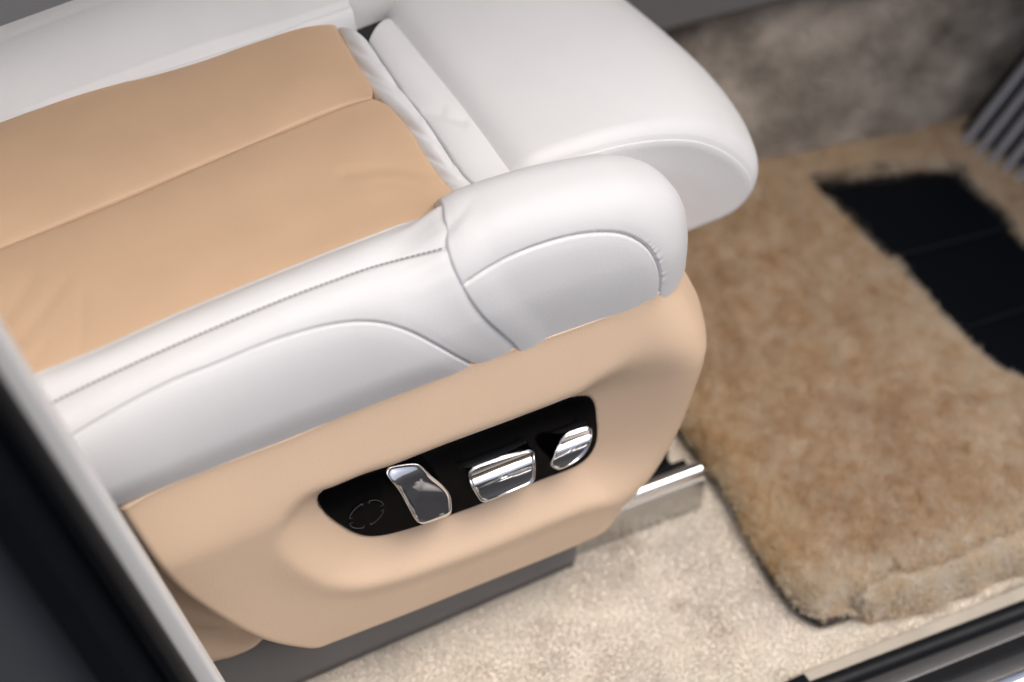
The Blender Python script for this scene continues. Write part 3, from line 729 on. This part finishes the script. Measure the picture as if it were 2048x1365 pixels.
dash = empty("dashboard", (.75, .1, .3)); tag(dash, "unseen dark dashboard underside added to shade the footwell", "dashboard")
box("knee_panel", (.70, -.14, .34), (1.0, .6, .50), M['dash'], dash, .02)  # out of view, added to keep the front of the footwell shaded
box("bulkhead", (.92, -.14, -.05), (1.0, .6, .34), M['dash'], dash, .01)

# ------------------------------------------------------------------ door sill
sill = empty("door_sill", (.3, -.17, -.03)); tag(sill, "door sill with black rubber seal, grey tread plate and bright edge strip", "door sill")
def sline(p, q, z): return onZ(*p, z), onZ(*q, z)
def sill_bar(name, la, lb, z, sec_fn, m):
    a0, a1 = sline(*la, z); b0, b1 = sline(*lb, z)
    d = a1 - a0; d /= np.linalg.norm(d); nn = np.array([d[1], -d[0], 0]); wd = abs((b0 - a0) @ nn)
    return loft_bar(name, sec_fn(wd), a0 - d * sill_bar.back, a1 + d * .5, nn, (0, 0, 1), m, sill, True)
L1 = ((1588, 1348), (2048, 1168)); L2 = ((1612, 1362), (2048, 1196)); L3 = ((1700, 1365), (2048, 1227)); L4 = ((1808, 1365), (2048, 1270)); L5 = ((1888, 1365), (2048, 1302)); L6 = ((1982, 1365), (2048, 1338))
sill_bar.back = .004
sill_bar("trim_strip", L1, L2, -.012, lambda w_: rsec(0, w_ + .004, -.02, .0, .003), M['beige'])
sill_bar.back = .012
sill_bar("rubber_seal", L2, L3, -.006, lambda w_: rsec(0, w_, -.03, .002, .006, 6), M['seal'])
sill_bar.back = .2
sill_bar("tread_plate", L3, L4, -.012, lambda w_: rsec(0, w_, -.03, .0, .001), M['sillmetal'])
sill_bar("groove_strip", L4, L5, -.016, lambda w_: rsec(0, w_, -.03, -.001, .001), M['seal'])
sill_bar("tread_plate", L5, L6, -.014, lambda w_: rsec(0, w_, -.03, .0, .001), M['sillmetal'])
sill_bar("edge_strip", L6, ((2040, 1365), (2048, 1361)), -.012, lambda w_: rsec(0, .012, -.03, .003, .004, 6), M['chrome'])
sill_bar("outer_panel", ((2048, 1368), (2090, 1352)), ((2048, 1500), (2090, 1484)), -.03, lambda w_: rsec(0, .06, -.25, .004, .01, 5), M['paint'])
q = onZ(1590, 1362, -.010)
loft_bar("seal_end", rsec(-.003, .03, -.02, .002, .004), q - np.array([.010, 0, 0]), q + np.array([.008, 0, 0]), (0, -1, 0), (0, 0, 1), M['seal'], sill, True)

# ------------------------------------------------------------------ door pillar, leaning, close to the lens
pil = empty("door_pillar", (-.22, -.1, 0)); tag(pil, "leaning door pillar with cream trim edge, wide black rubber seal and dark grey paint", "door pillar")
yp = -.10
t0, t1 = onY(0, 655, yp), onY(443, 1365, yp); ax = t1 - t0; ax /= np.linalg.norm(ax); lat = np.array([ax[2], 0, -ax[0]]); lat *= np.sign(lat[0]) * -1   # towards the rear
A, Bq = t0 - ax * .9, t1 + ax * .35
def wpos(px, py): return (onY(px, py, yp) - t0) @ lat
wa = wpos(0, 735); wb = wpos(0, 1060)
wa2 = wpos(392, 1365); wb2 = wpos(218, 1365)
wa, wb = (wa + wa2) / 2, (wb + wb2) / 2
yv = np.array([0, 1., 0])
loft_bar("trim_strip", rsec(0, wa + .004, -.002, .05, .0035), A, Bq, lat, yv, M['cream'], pil, True)
sec = [(wa, .02), (wa, -.004), (wa + .003, -.010), (wa + .008, -.013), (wa + .013, -.012), (wa + .016, -.008), (wa + .019, -.009), (wa + .028, -.015), (wa + .045, -.018), (wb - .012, -.016), (wb - .003, -.011), (wb, -.004), (wb, .02)]
loft_bar("rubber_seal", sec[::-1], A, Bq, lat, yv, M['seal'], pil, True)
loft_bar("painted_panel", rsec(wb - .002, wb + .35, -.003, .04, .003), A, Bq, lat, yv, M['paint'], pil, True)
